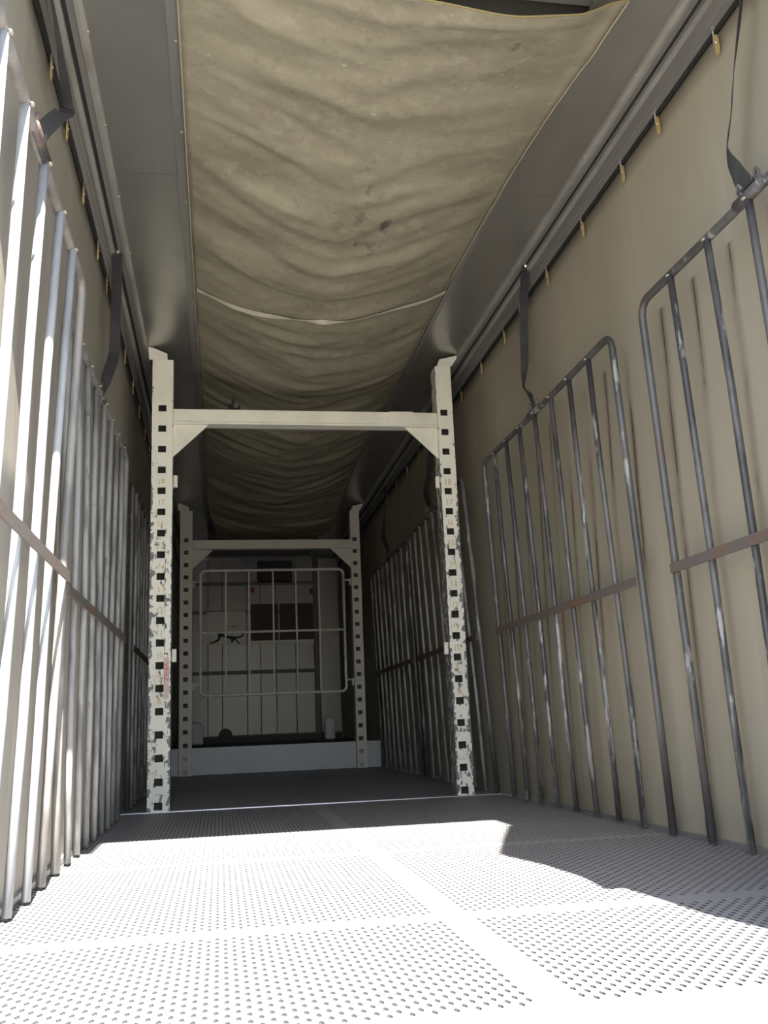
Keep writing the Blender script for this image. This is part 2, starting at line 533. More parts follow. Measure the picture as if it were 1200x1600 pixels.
def slot_plate(x0, x1, y0, y1):
    px, py = .0205, .046
    nx = max(1, round((x1 - x0) / px)); px = (x1 - x0) / nx
    mb = MB()
    for i in range(nx):
        xa = x0 + i * px
        off = 0 if i % 2 == 0 else py / 2
        ys = [y0]
        y = y0 + off if off else y0 + py
        while y < y1 - 1e-4:
            ys.append(y); y += py
        ys.append(y1)
        for k in range(len(ys) - 1):
            a, c = ys[k], ys[k + 1]
            b = len(mb.v)
            if c - a < py * .9 or abs(xa + px / 2 + .02) < .045 or c > y1 - .03 or a < y0 + .02:
                mb.v += [(xa, a, 0), (xa + px, a, 0), (xa + px, c, 0), (xa, c, 0)]
                mb.face((b, b + 1, b + 2, b + 3))
                continue
            cx, cy = xa + px / 2, (a + c) / 2
            hw, hl = .0050, .0140
            mb.v += [(xa, a, 0), (xa + px, a, 0), (xa + px, c, 0), (xa, c, 0),
                     (cx, cy - hl, 0), (cx + hw, cy - hl * .45, 0), (cx + hw, cy + hl * .45, 0), (cx, cy + hl, 0),
                     (cx - hw, cy + hl * .45, 0), (cx - hw, cy - hl * .45, 0)]
            mb.face((b, b + 1, b + 5, b + 4)); mb.face((b + 1, b + 2, b + 6, b + 5)); mb.face((b + 2, b + 7, b + 6))
            mb.face((b + 2, b + 3, b + 7)); mb.face((b + 3, b + 8, b + 7)); mb.face((b + 3, b, b + 9, b + 8)); mb.face((b, b + 4, b + 9))
            mb.v += [(q[0], q[1], -.0045) for q in mb.v[b + 4:b + 10]]
            for j in range(6):
                j2 = (j + 1) % 6
                mb.face((b + 4 + j, b + 4 + j2, b + 10 + j2, b + 10 + j), 1)
            mb.face([b + 10 + j for j in range(6)], 1)
    # thin skirt so the plate has thickness
    mb.box(x0, x1, y0, y0 + .004, -.010, -.0036)
    return mb


for (x0, x1) in ((-1.262, -.0205), (-.0195, 1.262)):
    for (y0, y1) in ((YR, 2.66), (2.661, 4.02), (4.021, 6.545)):
        p = build('floor_plate', slot_plate(x0, x1, y0, y1), [M['floor'], M['pit']], flo)
for (x0, x1) in ((-1.262, -.022), (-.018, 1.262)):
    for (y0, y1) in ((6.60, 9.1), (9.105, 11.598)):
        build('floor_plate', MB().box(x0, x1, y0, y1, -.011, 0), M['floor_far'], flo)
build('threshold_strip', MB().prism([(6.545, -.011), (6.6, -.011), (6.597, .006), (6.55, .006)], 'x', -1.262, 1.262), M['strip'], flo)
build('rear_sill', MB().box(-1.30, 1.30, 1.0, YR, -.05, 0), M['sill'], flo)
for s in (-1, 1):
    o = build('side_kerb', MB().prism([(s * 1.262, -.011), (s * 1.30, -.011), (s * 1.30, .020), (s * 1.268, .020)], 'y', YR, YF), M['strip'], flo)

up = struct(build('floor_upper', MB().box(-1.27, 1.27, 11.61, YF, -.01, .292), M['deck']))
build('step_face', MB().prism([(11.600, -.0), (11.609, -.0), (11.609, .296), (11.70, .296), (11.70, .303), (11.600, .303)], 'x', -1.268, 1.268), M['step'], up)

# ------------------------------------------------------------------ side curtains (walls)
def curtain(name, s, m):
    mb = MB()
    ny, nz = 230, 26
    for j in range(nz + 1):
        z = lerp(-.12, 3.099, j / nz)
        for i in range(ny + 1):
            y = lerp(1.80, YF + .1, i / ny)
            b = .012 * noise.noise(Vector((s * 5, y * 2.2, z * .25))) + .02 * noise.noise(Vector((s * 9, y * .6, z * .5)))
            env = min(1, (3.088 - z) * 2.5)
            mb.v.append((s * (1.288 + .5 * abs(b) * 0 + b * env * .8), y, z))
    W = ny + 1
    for j in range(nz):
        for i in range(ny):
            mb.face((j * W + i, j * W + i + 1, (j + 1) * W + i + 1, (j + 1) * W + i))
    o = struct(build(name, mb, m, smooth=True))
    sl = o.modifiers.new('cloth', 'SOLIDIFY'); sl.thickness = .003; sl.offset = s
    return o


wl = curtain('wall_left', -1, M['curtain_l'])
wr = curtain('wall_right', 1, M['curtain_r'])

# ------------------------------------------------------------------ roof
roof = struct(build('ceiling', MB().box(-1.31, 1.31, 2.25, YF + .1, 3.34, 3.40), M['roof']))
# cross bows above the lining
for y in (2.28, 3.05, 4.3, 5.5, 6.7, 7.9, 9.1, 10.3, 11.5, 12.7, 13.9):
    build('roof_bow', MB().box(-1.25, 1.25, y - .025, y + .025, 3.26, 3.34), M['roof'], roof)
for s, ya in ((-1, 1.76), (1, 2.25)):
    for k, (a, b_) in enumerate(((ya, 4.35), (4.352, 6.95), (6.952, 9.55), (9.552, 12.15), (12.152, YF))):
        xs = sorted((s * .80, s * 1.15))
        build('roof_sheet', MB().box(xs[0], xs[1], a, b_, ZR, ZR + .012), M['sheet_metal'], roof)
build('rear_header', MB().box(-1.15, 1.15, 2.20, 2.26, 3.16, 3.34), M['roof'], roof)

screw_me = mesh_of('screw', MB().dome((0, 0, 0), .008, sz=.6, nu=8, nv=4), M['weld'])


def rail(name, s):
    ya = 1.78
    t = struct(build(name, MB().prism([(s * 1.235, 3.175), (s * 1.245, 3.175), (s * 1.245, 3.095), (s * 1.235, 3.095)], 'y', ya, YF), M['rail']))
    build('ridge', MB().prism([(s * 1.132, 3.199), (s * 1.132, 3.176), (s * 1.150, 3.170), (s * 1.166, 3.172), (s * 1.168, 3.199)], 'y', ya, YF), M['rail_light'], t)
    build('inner_channel', MB().box(*sorted((s * 1.169, s * 1.196)), ya, YF, 3.186, 3.199), M['rail'], t)
    build('groove_seal', MB().box(*sorted((s * 1.197, s * 1.213)), ya, YF, 3.19, 3.21), M['black'], t)
    build('lip', MB().prism([(s * 1.2135, 3.215), (s * 1.2135, 3.166), (s * 1.2345, 3.160), (s * 1.2345, 3.215)], 'y', ya, YF), M['rail_light'], t)
    build('outer_cap', MB().prism([(s * 1.246, 3.24), (s * 1.246, 3.10), (s * 1.31, 3.10), (s * 1.31, 3.34), (s * 1.27, 3.34)], 'y', ya, YF), M['rail'], t)
    build('track_gap_strip', MB().box(*sorted((s * 1.268, s * 1.282)), ya, YF, 3.080, 3.0985), M['black'], t)  # black strip painted in for the shaded gap between rail and curtain
    build('bottom_flange', MB().box(*sorted((s * 1.2462, s * 1.267)), ya, YF, 3.090, 3.0995), M['rail'], t)
    for k in range(16):
        inst('screw', screw_me, t, (s * 1.133, 2.75 + k * .597, 3.176))
    return t


rail('trim_1', -1)
rail('trim_2', 1)
# edge profile that clamps the tarp along its left side
te = struct(build('trim_3', MB().prism([(-.832, 3.199), (-.832, 3.190), (-.790, 3.190), (-.790, 3.176), (-.782, 3.176), (-.782, 3.199)], 'y', 2.3, 12.3), M['rail']))
for k in range(14):
    inst('screw', screw_me, te, (-.80, 2.77 + k * .605, 3.189))
tr = struct(build('trim_4', MB().prism([(.832, 3.199), (.832, 3.190), (.800, 3.190), (.800, 3.199)], 'y', 2.95, 12.3), M['rail']))
for k in range(6):
    inst('screw', screw_me, tr, (.815, 3.3 + k * 1.21, 3.189))

# ------------------------------------------------------------------ tarp under the roof
def smooth(t):
    t = max(0, min(1, t)); return t * t * (3 - 2 * t)


def tarp_z(x, y):
    u = max(-1, min(1, (x - .0) / .80))
    sag = lerp(.07, .19, smooth((y - 2.9) / 2.2))
    sag = lerp(sag, .235, smooth((y - 6) / 6))
    fe = smooth((y - 9.2) / 3.0)
    sag = lerp(sag, .065, fe)
    z = 3.172 - .21 * fe - sag * (1 - abs(u) ** 2.0)
    env = (1 - abs(u) ** 6)
    # swags: long folds across the cloth that slant towards the middle
    w = y + .34 * abs(u) * (1.0 if u < 0 else .55) + .22 * noise.noise(Vector((x * 1.1, y * .5, 3)))
    n1 = noise.noise(Vector((x * .9, w * 4.6, 0)))
    n2 = noise.noise(Vector((x * 1.6, w * 9.5, 7)))
    ridge = 1 - abs(noise.noise(Vector((x * .8 + 4, w * 3.6, 11)))) * 2
    a = lerp(.9, 1.25, smooth((y - 3) / 4))
    n3 = noise.noise(Vector((x * 3.0 - w * 1.4, w * 5.0 + x * 2.2, 17)))
    z += env * a * (.024 * n1 + .013 * n2 + .010 * n3 - .040 * max(0, ridge - .55))
    if x > -.2:
        z -= .085 * math.exp(-max(0, y - 2.9) / .55) * smooth((x + .2) / .7)
    z += .004 * (1 - env) * noise.noise(Vector((x, y * 7, 5)))
    return z


def tarp_edge(y, s):
    if s < 0:
        return -.782 + .11 * smooth((y - 10.5) / 1.8)
    K = ((2.7, .862), (3.087, .865), (3.366, .851), (3.666, .827), (4.36, .802), (5.33, .771), (6.3, .769), (10.5, .775), (12.3, .775))
    for (ya, xa), (yb, xb) in zip(K[:-1], K[1:]):
        if y <= yb:
            return lerp(xa, xb, (y - ya) / (yb - ya)) + .004 * noise.noise(Vector((y * 2.3, 0, 2)))
    return .775


def hem_y(x):
    # rear hem: hangs low in the middle, right corner pulled out to a point
    y = 2.66 + .12 * smooth((.72 - x) / .9)
    return y


tp = MB()
NX, NY = 56, 330
for j in range(NY + 1):
    t = j / NY
    for i in range(NX + 1):
        u = i / NX
        ybase = lerp(2.76, 12.25, t)
        x = lerp(tarp_edge(ybase, -1), tarp_edge(ybase, 1), u)
        cor = smooth((u - .90) / .10) * max(0, 1 - t * 28)
        y = ybase + .15 * max(0, 1 - t * 16) - 0 * u
        z = tarp_z(x, y)
        if cor > 0:
            x += .035 * cor; z += .045 * cor; y -= .02 * cor
        tp.v.append((x, y, z))
Wd = NX + 1
for j in range(NY):
    for i in range(NX):
        tp.face((j * Wd + i, (j + 1) * Wd + i, (j + 1) * Wd + i + 1, j * Wd + i + 1))
tarp = empty('roof_tarp', (0, 7.5, 3.1))
tag(tarp, 'large khaki canvas tarp sagging under the roof along the whole load space', 'tarp')
o = build('canvas', tp, M['tarp'], tarp, smooth=True)
sl = o.modifiers.new('cloth', 'SOLIDIFY'); sl.thickness = .002; sl.offset = 1


def tp_pt(i, j, dz=-.004):
    v = tp.v[j * Wd + i]
    return Vector((v[0], v[1], v[2] + dz))


def strip_on_tarp(y0, w):
    mb = MB()
    n = 60
    for i in range(n + 1):
        u = i / n
        x = lerp(-.765, .775, u)
        yy = y0 - .09 * u + .03 * math.sin(u * 3.1)
        for d in (-w / 2, w / 2):
            mb.v.append((x, yy + d, tarp_z(x, yy + d) - .010))
    for i in range(n):
        mb.face((2 * i, 2 * i + 1, 2 * i + 3, 2 * i + 2))
    return mb


o = build('seam_tape', strip_on_tarp(5.52, .05), M['tape'], tarp)
sl = o.modifiers.new('cloth', 'SOLIDIFY'); sl.thickness = .0015; sl.offset = 0
tag(o, 'pale tape across the tarp')
build('rear_hem', MB().tube([tp_pt(i, 0, -.001) for i in range(NX + 1)], .004, 6), M['hem_yellow'], tarp)
build('front_hem', MB().tube([tp_pt(i, NY, -.004) for i in range(NX + 1)], .012, 6), M['hem'], tarp)
build('side_hem', MB().tube([tp_pt(0, j, -.002) for j in range(0, NY + 1)], .0035, 5), M['hem'], tarp)
build('side_hem', MB().tube([tp_pt(NX, j, -.002) for j in range(0, NY + 1)], .0035, 5), M['hem'], tarp)

# ------------------------------------------------------------------ portal frames
def post(name, parent, x0, x1, yf, holes_x, zs, mats, depth=.15, hw=.027, hh=.024):
    th = .008
    mb = MB()
    H = 3.098
    yb = yf + depth
    # front wall with square openings
    mb.box(x0, holes_x - hw, yf, yf + th, 0, H)
    mb.box(holes_x + hw, x1, yf, yf + th, 0, H)
    edges = [0.0]
    for z in sorted(zs):
        edges += [z - hh, z + hh]
    edges.append(H)
    for k in range(0, len(edges), 2):
        mb.box(holes_x - hw, holes_x + hw, yf, yf + th, edges[k], edges[k + 1])
    mb.box(x0, x0 + th, yf + th, yb, 0, H)
    mb.box(x1 - th, x1, yf + th, yb, 0, H)
    mb.box(x0 + th, x1 - th, yb - th, yb, 0, H, 1)
    mb.box(x0, x1, yf, yb, H, H + .004)
    return build(name, mb, mats, parent)


def text_mesh(body, size):
    cu = bpy.data.curves.new('txt', 'FONT')
    cu.body = body
    cu.size = size
    cu.align_x = 'CENTER'; cu.align_y = 'CENTER'
    cu.extrude = .0004
    cu.resolution_u = 2
    ob = bpy.data.objects.new('txt', cu)
    COL.objects.link(ob)
    dg = bpy.context.evaluated_depsgraph_get()
    me = bpy.data.meshes.new_from_object(ob.evaluated_get(dg))
    bpy.data.objects.remove(ob)
    return me


def portal(label, yf, near):
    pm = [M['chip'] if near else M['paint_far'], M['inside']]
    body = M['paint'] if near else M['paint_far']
    root = empty('portal_frame', (0, yf, 0))
    tag(root, label, 'portal frame', 'white perforated portal frames')
    zs = [2.738 - .15 * i for i in range(19)]
    pl = post('post', root, -1.10, -.956, yf, -1.029, zs, pm)
    prr = post('post', root, .960, 1.078, yf, 1.011, zs, pm)
    # cross beam with bottom lip
    build('cross_beam', MB().box(-.955, .959, yf + .012, yf + .11, 2.645, 2.74), body, root, bevel=.004)
    build('beam_lip', MB().box(-.955, .959, yf + .002, yf + .11, 2.628, 2.644), body, root, bevel=.003)
    for s, xa in ((-1, -.955), (1, .959)):
        build('gusset', MB().prism([(xa, 2.627), (xa - s * .245, 2.627), (xa - s * .235, 2.617), (xa, 2.39)], 'y', yf + .03, yf + .042), body, root)
    # head plates
    build('head_bracket', MB().prism([(-1.132, 3.197), (-1.105, 3.195), (-1.0, 3.15), (-.996, 3.104), (-1.125, 3.104)], 'y', yf + .004, yf + .016), body, root)
    build('head_bracket', MB().prism([(1.15, 3.197), (1.0, 3.16), (.975, 3.104), (1.085, 3.104), (1.10, 3.12)], 'y', yf + .004, yf + .016), body, root)
    # hinge eyes
    for s, xa in ((-1, -.955), (1, .959)):
        for z in (2.21, 1.003):
            h = build('hinge_eye', MB().tube([(xa - s * .018, yf + .03, z - .042), (xa - s * .018, yf + .03, z + .042)], .017, 10), body, root)
            build('hinge_leaf', MB().box(*sorted((xa, xa - s * .012)), yf + .035, yf + .06, z - .04, z + .04), body, h)
    if near:
        build('wear_strip', MB().box(-1.0, -.957, yf - .005, yf, .80, 2.27), M['chip'], root)
        build('wear_strip', MB().box(.961, .980, yf - .005, yf, 1.0, 2.2), M['chip'], root)
        build('repair_plate', MB().prism([(.60, 2.742), (.583, 2.72), (.583, 2.665), (.60, 2.645), (.775, 2.645), (.795, 2.665), (.795, 2.72), (.775, 2.742)], 'y', yf + .006, yf + .012), body, root)
        for pp, hx, first in ((pl, -1.031, 18), (prr, 1.011, 18)):
            for k in range(4, 15):
                me = text_mesh(str(22 - k), .062)
                me.materials.append(M['mark'])
                n = bpy.data.objects.new('number_mark', me)
                COL.objects.link(n)
                n.parent = pp
                n.location = Vector((hx + random.uniform(-.004, .006), yf - .0012, zs[k] + .065)) - ROOT[root]
                n.rotation_euler = (math.pi / 2, random.uniform(-.3, .3), 0)
                n.scale = (random.uniform(.7, .95), random.uniform(.8, 1.1), 1)
        stk = build('sticker', MB().box(-1.001, -.968, yf - .0062, yf - .0052, .72, .99), M['sticker'], pl)
        me = text_mesh('VASEZ', .042)
        me.materials.append(M['mark_red'])
        n = bpy.data.objects.new('red_lettering', me)
        COL.objects.link(n)
        n.parent = stk
        n.location = Vector((-.984, yf - .0070, .895)) - ROOT[root]
        n.rotation_euler = (math.pi / 2, math.pi / 2, 0)
    return root


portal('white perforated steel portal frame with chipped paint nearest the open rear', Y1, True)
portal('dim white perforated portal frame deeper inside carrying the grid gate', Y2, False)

# ------------------------------------------------------------------ grid gate in the second frame
gt = empty('grid_gate', (0, Y2, .89))
tag(gt, 'white tubular grid gate hung between the posts of the far portal frame', 'gate')
yg = Y2 + .05


def round_rect(x0, x1, z0, z1, r, y, n=5):
    pts = []
    for cx, cz, a0 in ((x1 - r, z1 - r, 0), (x0 + r, z1 - r, 90), (x0 + r, z0 + r, 180), (x1 - r, z0 + r, 270)):
        for k in range(n + 1):
            a = math.radians(a0 + 90 * k / n)
            pts.append((cx + r * math.cos(a), y, cz + r * math.sin(a)))
    pts.append(pts[0])
    return pts


build('frame_tube', MB().tube(round_rect(-.858, .862, .895, 2.372, .06, yg), .017, 8), M['gate'], gt, smooth=True)
for x in (-.56, -.286, .003, .276, .556):
    build('bar', MB().tube([(x, yg, .90), (x + random.uniform(-.006, .006), yg, 1.6), (x, yg, 2.37)], .012, 6), M['gate'], gt)
build('mid_bar', MB().tube([(-.85, yg + .012, 1.628), (.855, yg + .012, 1.632)], .014, 6), M['gate'], gt)
for x, sgn in ((.88, 1), (-.88, -1)):
    for z in (2.235, 1.03):
        build('hinge_pin', MB().tube([(x - sgn * .03, yg, z), (x + sgn * .045, yg, z)], .010, 6), M['gate'], gt)

# ------------------------------------------------------------------ grilles along the curtains
def grille(label, s, ys, xb, xt, group, strap_y=None, ztop=2.232, zmid=1.075, xt_far=None, feet=False, dark=False):
    """ys: bar positions, first and last are the uprights of the bent frame tube"""
    ya_ = min(ys)
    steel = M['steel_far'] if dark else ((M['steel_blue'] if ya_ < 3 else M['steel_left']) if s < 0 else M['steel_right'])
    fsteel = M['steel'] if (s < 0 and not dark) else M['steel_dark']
    xt_far = xt if xt_far is None else xt_far
    ya, yb = min(ys), max(ys)
    root = empty('bar_grille', (s * xb, (ya + yb) / 2, 0))
    tag(root, label, 'grille', group)

    def X(y, z):
        top = lerp(xt, xt_far, (y - ya) / (yb - ya))
        return s * lerp(xb, top, z / ztop)
    R, r = .017, (.0125 if dark else .0145)
    # bent outer tube
    pts = []
    rc = .07
    z0 = .012
    pts += [(X(ya, z), ya, z) for z in (z0, .6, 1.2, 1.8)]
    for k in range(6):
        a = math.radians(180 - 18 * k)
        y, z = ya + rc + rc * math.cos(a), ztop - rc + rc * math.sin(a)
        pts.append((X(y, z), y, z))
    m_ = (ya + yb) / 2
    pts.append((X(m_, ztop) + s * .004, m_, ztop - .004))
    for k in range(6):
        a = math.radians(90 - 18 * k)
        y, z = yb - rc + rc * math.cos(a), ztop - rc + rc * math.sin(a)
        pts.append((X(y, z), y, z))
    pts += [(X(yb, z), yb, z) for z in (1.8, 1.2, .6, z0)]
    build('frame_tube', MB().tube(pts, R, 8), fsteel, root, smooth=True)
    # flat rail at half height, welded across the inner side of the bars
    rz = lambda y: X(y, zmid)
    mb = MB()
    b = len(mb.v)
    for y in (ya, yb):
        x = rz(y) - s * .0265
        for dx, dz in ((0, -.02), (s * .0075, -.02), (s * .0075, .02), (0, .02)):
            mb.v.append((x + dx, y, zmid + dz))
    for j in range(4):
        j2 = (j + 1) % 4
        mb.face((j, j2, 4 + j2, 4 + j))
    mb.face((3, 2, 1, 0)); mb.face((4, 5, 6, 7))
    build('mid_rail', mb, M['rust'], root)
    for k, y in enumerate(sorted(ys)[1:-1]):
        bow = random.uniform(-.010, .010)
        q = []
        for z in (.012, .55, 1.1, 1.65, ztop - .012):
            w = math.sin(math.pi * z / ztop)
            q.append((X(y, z) - s * .004 + s * .004 * math.sin(z * 3 + k), y + bow * w, z))
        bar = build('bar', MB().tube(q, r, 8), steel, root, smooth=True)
        build('weld_bead', MB().dome((X(y, ztop) - s * .019, y, ztop - .012), .008, sy=1.5, sz=.7, nu=8, nv=4), M['weld'], bar)
    if feet:
        for k, y in enumerate(sorted(ys)):
            if k % 2 == 0:
                build('foot_plate', MB().box(*sorted((X(y, .05) + s * .004, X(y, .05) + s * .009)), y + .012, y + .05, .02, .105), steel, root)
    if strap_y is not None:
        xx = X(strap_y, ztop)
        for d in (-.055, .055):
            build('strap_eye', MB().tube([(xx, strap_y + d, ztop + .012), (xx - s * .004, strap_y + d - .012, ztop + .045),
                                          (xx - s * .006, strap_y + d, ztop + .066), (xx - s * .004, strap_y + d + .012, ztop + .045),
                                          (xx, strap_y + d + .004, ztop + .012)], .006, 6), M['steel_dark'], root)
        build('eye_sleeve', MB().tube([(xx, strap_y - .09, ztop), (xx, strap_y + .09, ztop)], .0215, 8), M['steel_dark'], root, smooth=True)
    return root


def seq(a, b, n):
    return [lerp(a, b, i / n) for i in range(n + 1)]


GL, GR = 'bar grilles against the left curtain', 'bar grilles against the right curtain'
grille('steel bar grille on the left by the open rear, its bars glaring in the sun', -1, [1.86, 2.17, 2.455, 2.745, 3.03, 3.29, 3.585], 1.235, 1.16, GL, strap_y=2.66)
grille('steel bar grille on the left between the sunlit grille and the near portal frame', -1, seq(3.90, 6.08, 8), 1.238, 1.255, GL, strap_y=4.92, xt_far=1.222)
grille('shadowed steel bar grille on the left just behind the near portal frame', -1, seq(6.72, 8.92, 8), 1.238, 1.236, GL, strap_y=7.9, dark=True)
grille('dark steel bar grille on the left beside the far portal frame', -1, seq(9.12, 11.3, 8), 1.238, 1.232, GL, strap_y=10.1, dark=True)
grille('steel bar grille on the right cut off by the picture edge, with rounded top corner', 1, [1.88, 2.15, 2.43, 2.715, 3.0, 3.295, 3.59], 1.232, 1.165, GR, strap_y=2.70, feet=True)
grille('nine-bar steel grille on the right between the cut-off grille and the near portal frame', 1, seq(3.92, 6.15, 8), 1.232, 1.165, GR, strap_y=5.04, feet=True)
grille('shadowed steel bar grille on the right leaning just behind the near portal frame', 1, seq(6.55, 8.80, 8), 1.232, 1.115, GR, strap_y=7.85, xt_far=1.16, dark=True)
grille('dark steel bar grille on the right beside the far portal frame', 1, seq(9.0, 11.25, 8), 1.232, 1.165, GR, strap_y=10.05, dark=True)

# ------------------------------------------------------------------ straps
def strap(label, pts, wd, w, group, top_buckle=True):
    root = empty('hanging_strap', pts[0])
    tag(root, label, 'strap', group)
    # densify with Catmull-Rom
    P = [Vector(p) for p in pts]
    D = [Vector(d).normalized() for d in wd]
    q, dq = [], []
    for i in range(len(P) - 1):
        p0, p1, p2, p3 = P[max(i - 1, 0)], P[i], P[i + 1], P[min(i + 2, len(P) - 1)]
        for k in range(8):
            t = k / 8
            q.append(.5 * ((2 * p1) + (p2 - p0) * t + (2 * p0 - 5 * p1 + 4 * p2 - p3) * t * t + (3 * p1 - p0 - 3 * p2 + p3) * t ** 3))
            dq.append(D[i].lerp(D[i + 1], t))
    q.append(P[-1]); dq.append(D[-1])
    build('webbing', MB().ribbon(q, dq, w), M['strap'], root)
    c = P[0]
    if top_buckle:
        build('top_bolt', MB().dome((c.x, c.y, c.z), .014, nu=8, nv=4), M['chrome'], root)
    e = P[-1]
    dd = D[-1]
    build('bottom_loop', MB().tube([e - dd * (w * .7), e + dd * (w * .7)], .008, 6), M['strap'], root)
    return root


GS = 'black straps holding the grilles'
Yd, Xd = (0, 1, 0), (1, 0, 0)
strap('black webbing strap at the right picture edge above the cut-off grille', [(1.228, 2.66, 3.10), (1.20, 2.67, 2.93), (1.19, 2.735, 2.75), (1.185, 2.78, 2.60), (1.175, 2.82, 2.47), (1.168, 2.765, 2.35), (1.163, 2.715, 2.268)],
      [(.5, .7, 0), (.52, .8, 0), (.45, .9, 0), (.42, .9, 0), (.5, .9, 0), (.1, 1, .1), Yd], .075, GS)
strap('broad black strap hanging above the nine-bar right grille', [(1.205, 5.11, 3.185), (1.19, 5.13, 3.02), (1.185, 5.17, 2.80), (1.185, 5.20, 2.60), (1.178, 5.23, 2.47), (1.17, 5.12, 2.37), (1.165, 5.05, 2.268)],
      [(.75, .4, 0), (.94, -.1, 0), (.94, -.25, 0), (.9, .2, 0), (.5, .9, 0), (.7, .6, .2), (.6, 1, 0)], .052, GS)
strap('black strap on the right seen between gusset and post of the near frame', [(1.205, 7.75, 3.12), (1.20, 7.85, 2.85), (1.195, 8.02, 2.62), (1.19, 8.12, 2.52), (1.165, 7.95, 2.38), (1.145, 7.86, 2.268)],
      [Xd, (1, .3, 0), (1, .2, 0), (1, .2, 0), (1, .5, 0), Yd], .05, GS)
strap('dim black strap on the right beside the far portal frame', [(1.215, 10.35, 3.12), (1.205, 10.38, 2.8), (1.195, 10.45, 2.56), (1.18, 10.2, 2.42), (1.165, 10.05, 2.268)],
      [Yd, (.3, 1, 0), (1, .3, 0), (1, .5, 0), Yd], .055, GS)
strap('black strap slung from the left rail to the sunlit grille', [(-1.228, 2.96, 3.12), (-1.21, 3.08, 3.02), (-1.205, 3.22, 2.94), (-1.21, 3.42, 2.88), (-1.20, 3.22, 2.72), (-1.18, 2.88, 2.44), (-1.163, 2.68, 2.268)],
      [Yd, (.1, 1, .7), (.3, .6, 1), (1, .5, 1), (.8, .5, -.5), (.5, 1, -.6), Yd], .055, GS)
strap('long black strap on the left above the grille before the near frame', [(-1.20, 5.14, 3.18), (-1.20, 5.13, 2.98), (-1.20, 5.10, 2.75), (-1.205, 5.12, 2.56), (-1.225, 5.0, 2.38), (-1.24, 4.93, 2.268)],
      [(.9, .6, 0), (.9, .6, 0), (.8, .6, 0), (1, .1, 0), (.7, .5, 0), Yd], .06, GS)

# ------------------------------------------------------------------ curtain hangers
def plate_mesh():
    mb = MB()
    w, h, t = .013, .085, .003
    mb.prism([(-w * .6, 0), (w * .6, 0), (w, -.02), (w, -h * .7), (w * .45, -h), (-w * .45, -h), (-w, -h * .7), (-w, -.02)], 'x', -t, t)
    return mb


hang_plate = mesh_of('hanger_plate', plate_mesh(), M['yellow'])
hang_clip = mesh_of('hanger_clip', MB().tube([(0, .010, .035), (0, .012, .0), (-.003, .010, -.02)], .004, 5), M['chrome'])
hang_rivet = mesh_of('hanger_rivet', MB().dome((-.004, 0, -.033), .007, sx=.6, nu=8, nv=4), M['chrome'])
ORD = ['first', 'second', 'third', 'fourth', 'fifth', 'sixth', 'seventh', 'eighth', 'ninth', 'tenth', 'eleventh', 'twelfth',
       'thirteenth', 'fourteenth', 'fifteenth', 'sixteenth', 'seventeenth', 'eighteenth']


def hangers(s, ys, word):
    for k, y in enumerate(ys):
        x = s * 1.268
        z = 3.062
        rt = empty('curtain_hanger', (x, y, z))
        tag(rt, f'{ORD[k]} yellow curtain hanger from the open rear along the {word} rail', 'curtain hanger', f'curtain hangers on the {word} rail')
        rx = 0 if s > 0 else math.pi
        a = random.uniform(-.06, .06)
        for nm, me in (('plate', hang_plate), ('clip', hang_clip), ('rivet', hang_rivet)):
            inst(nm, me, rt, (x, y, z), (a, 0, rx))


hangers(1, [2.55, 2.944, 3.46, 3.838, 4.362, 4.928, 5.45, 5.816, 6.398, 7.006, 7.6, 8.15, 8.7, 9.3, 9.9, 10.5], 'right')
hangers(-1, [2.9, 3.378, 3.771, 4.281, 4.844, 5.25, 5.787, 6.352, 6.968, 7.55, 8.15, 8.7, 9.3, 9.9, 10.5], 'left')

# ------------------------------------------------------------------ front wall
fw = struct(build('wall_front', MB().box(-1.30, 1.30, YF, YF + .06, .28, 3.35), M['front_band']))
xs = [-1.26, -.819, -.596, -.209, .003, .249, .561, .859]
for a, b_ in zip(xs[:-1], xs[1:]):
    build('panel', MB().box(a + .004, b_ - .004, YF - .018, YF, .40, 3.22), M['front_panel'], fw, bevel=.004)
build('corner_panel', MB().box(.94, 1.26, YF - .09, YF, .40, 3.16), M['front_panel'], fw, bevel=.006)
build('corner_channel', MB().box(.865, .93, YF - .05, YF, .40, 3.16), M['front_band'], fw)
for z, h in ((2.775, .03), (2.32, .025), (1.367, .03)):
    build('cross_rail', MB().box(-1.2, .86, YF - .030, YF - .019, z - h, z + h), M['front_band'], fw)
build('kick_plate', MB().box(-1.26, 1.26, YF - .06, YF - .02, .293, .385), M['front_dark'], fw)
build('hatch', MB().box(-.145, .29, YF - .034, YF - .019, 1.86, 2.44), M['front_dark'], fw)
build('hatch', MB().box(.31, .85, YF - .034, YF - .019, 1.86, 2.44), M['front_dark'], fw)
build('hatch_ledge', MB().box(-.17, .86, YF - .045, YF - .019, 1.80, 1.855), M['white_panel'], fw)
build('top_strip', MB().prism([(-1.0, 3.17), (-.3, 3.155), (-.3, 3.165), (-1.0, 3.18)], 'y', YF - .05, YF - .02), M['chrome'], fw)  # thin bright metal strip near the top of the wall
bx = build('ventilation_box', MB().box(-.035, .515, YF - .18, YF - .019, 2.79, 3.115), M['front_dark'], loc=(.24, YF - .1, 2.8), bevel=.01)
tag(bx, 'black box mounted high on the front wall behind the grid gate', 'box')
pn = empty('animal_board', (-.54, YF - .03, 1.81))
tag(pn, 'white board with a black leaping animal silhouette on the front wall', 'sign')
build('board', MB().box(-.85, -.235, YF - .034, YF - .019, 1.81, 2.33), M['white_panel'], pn)
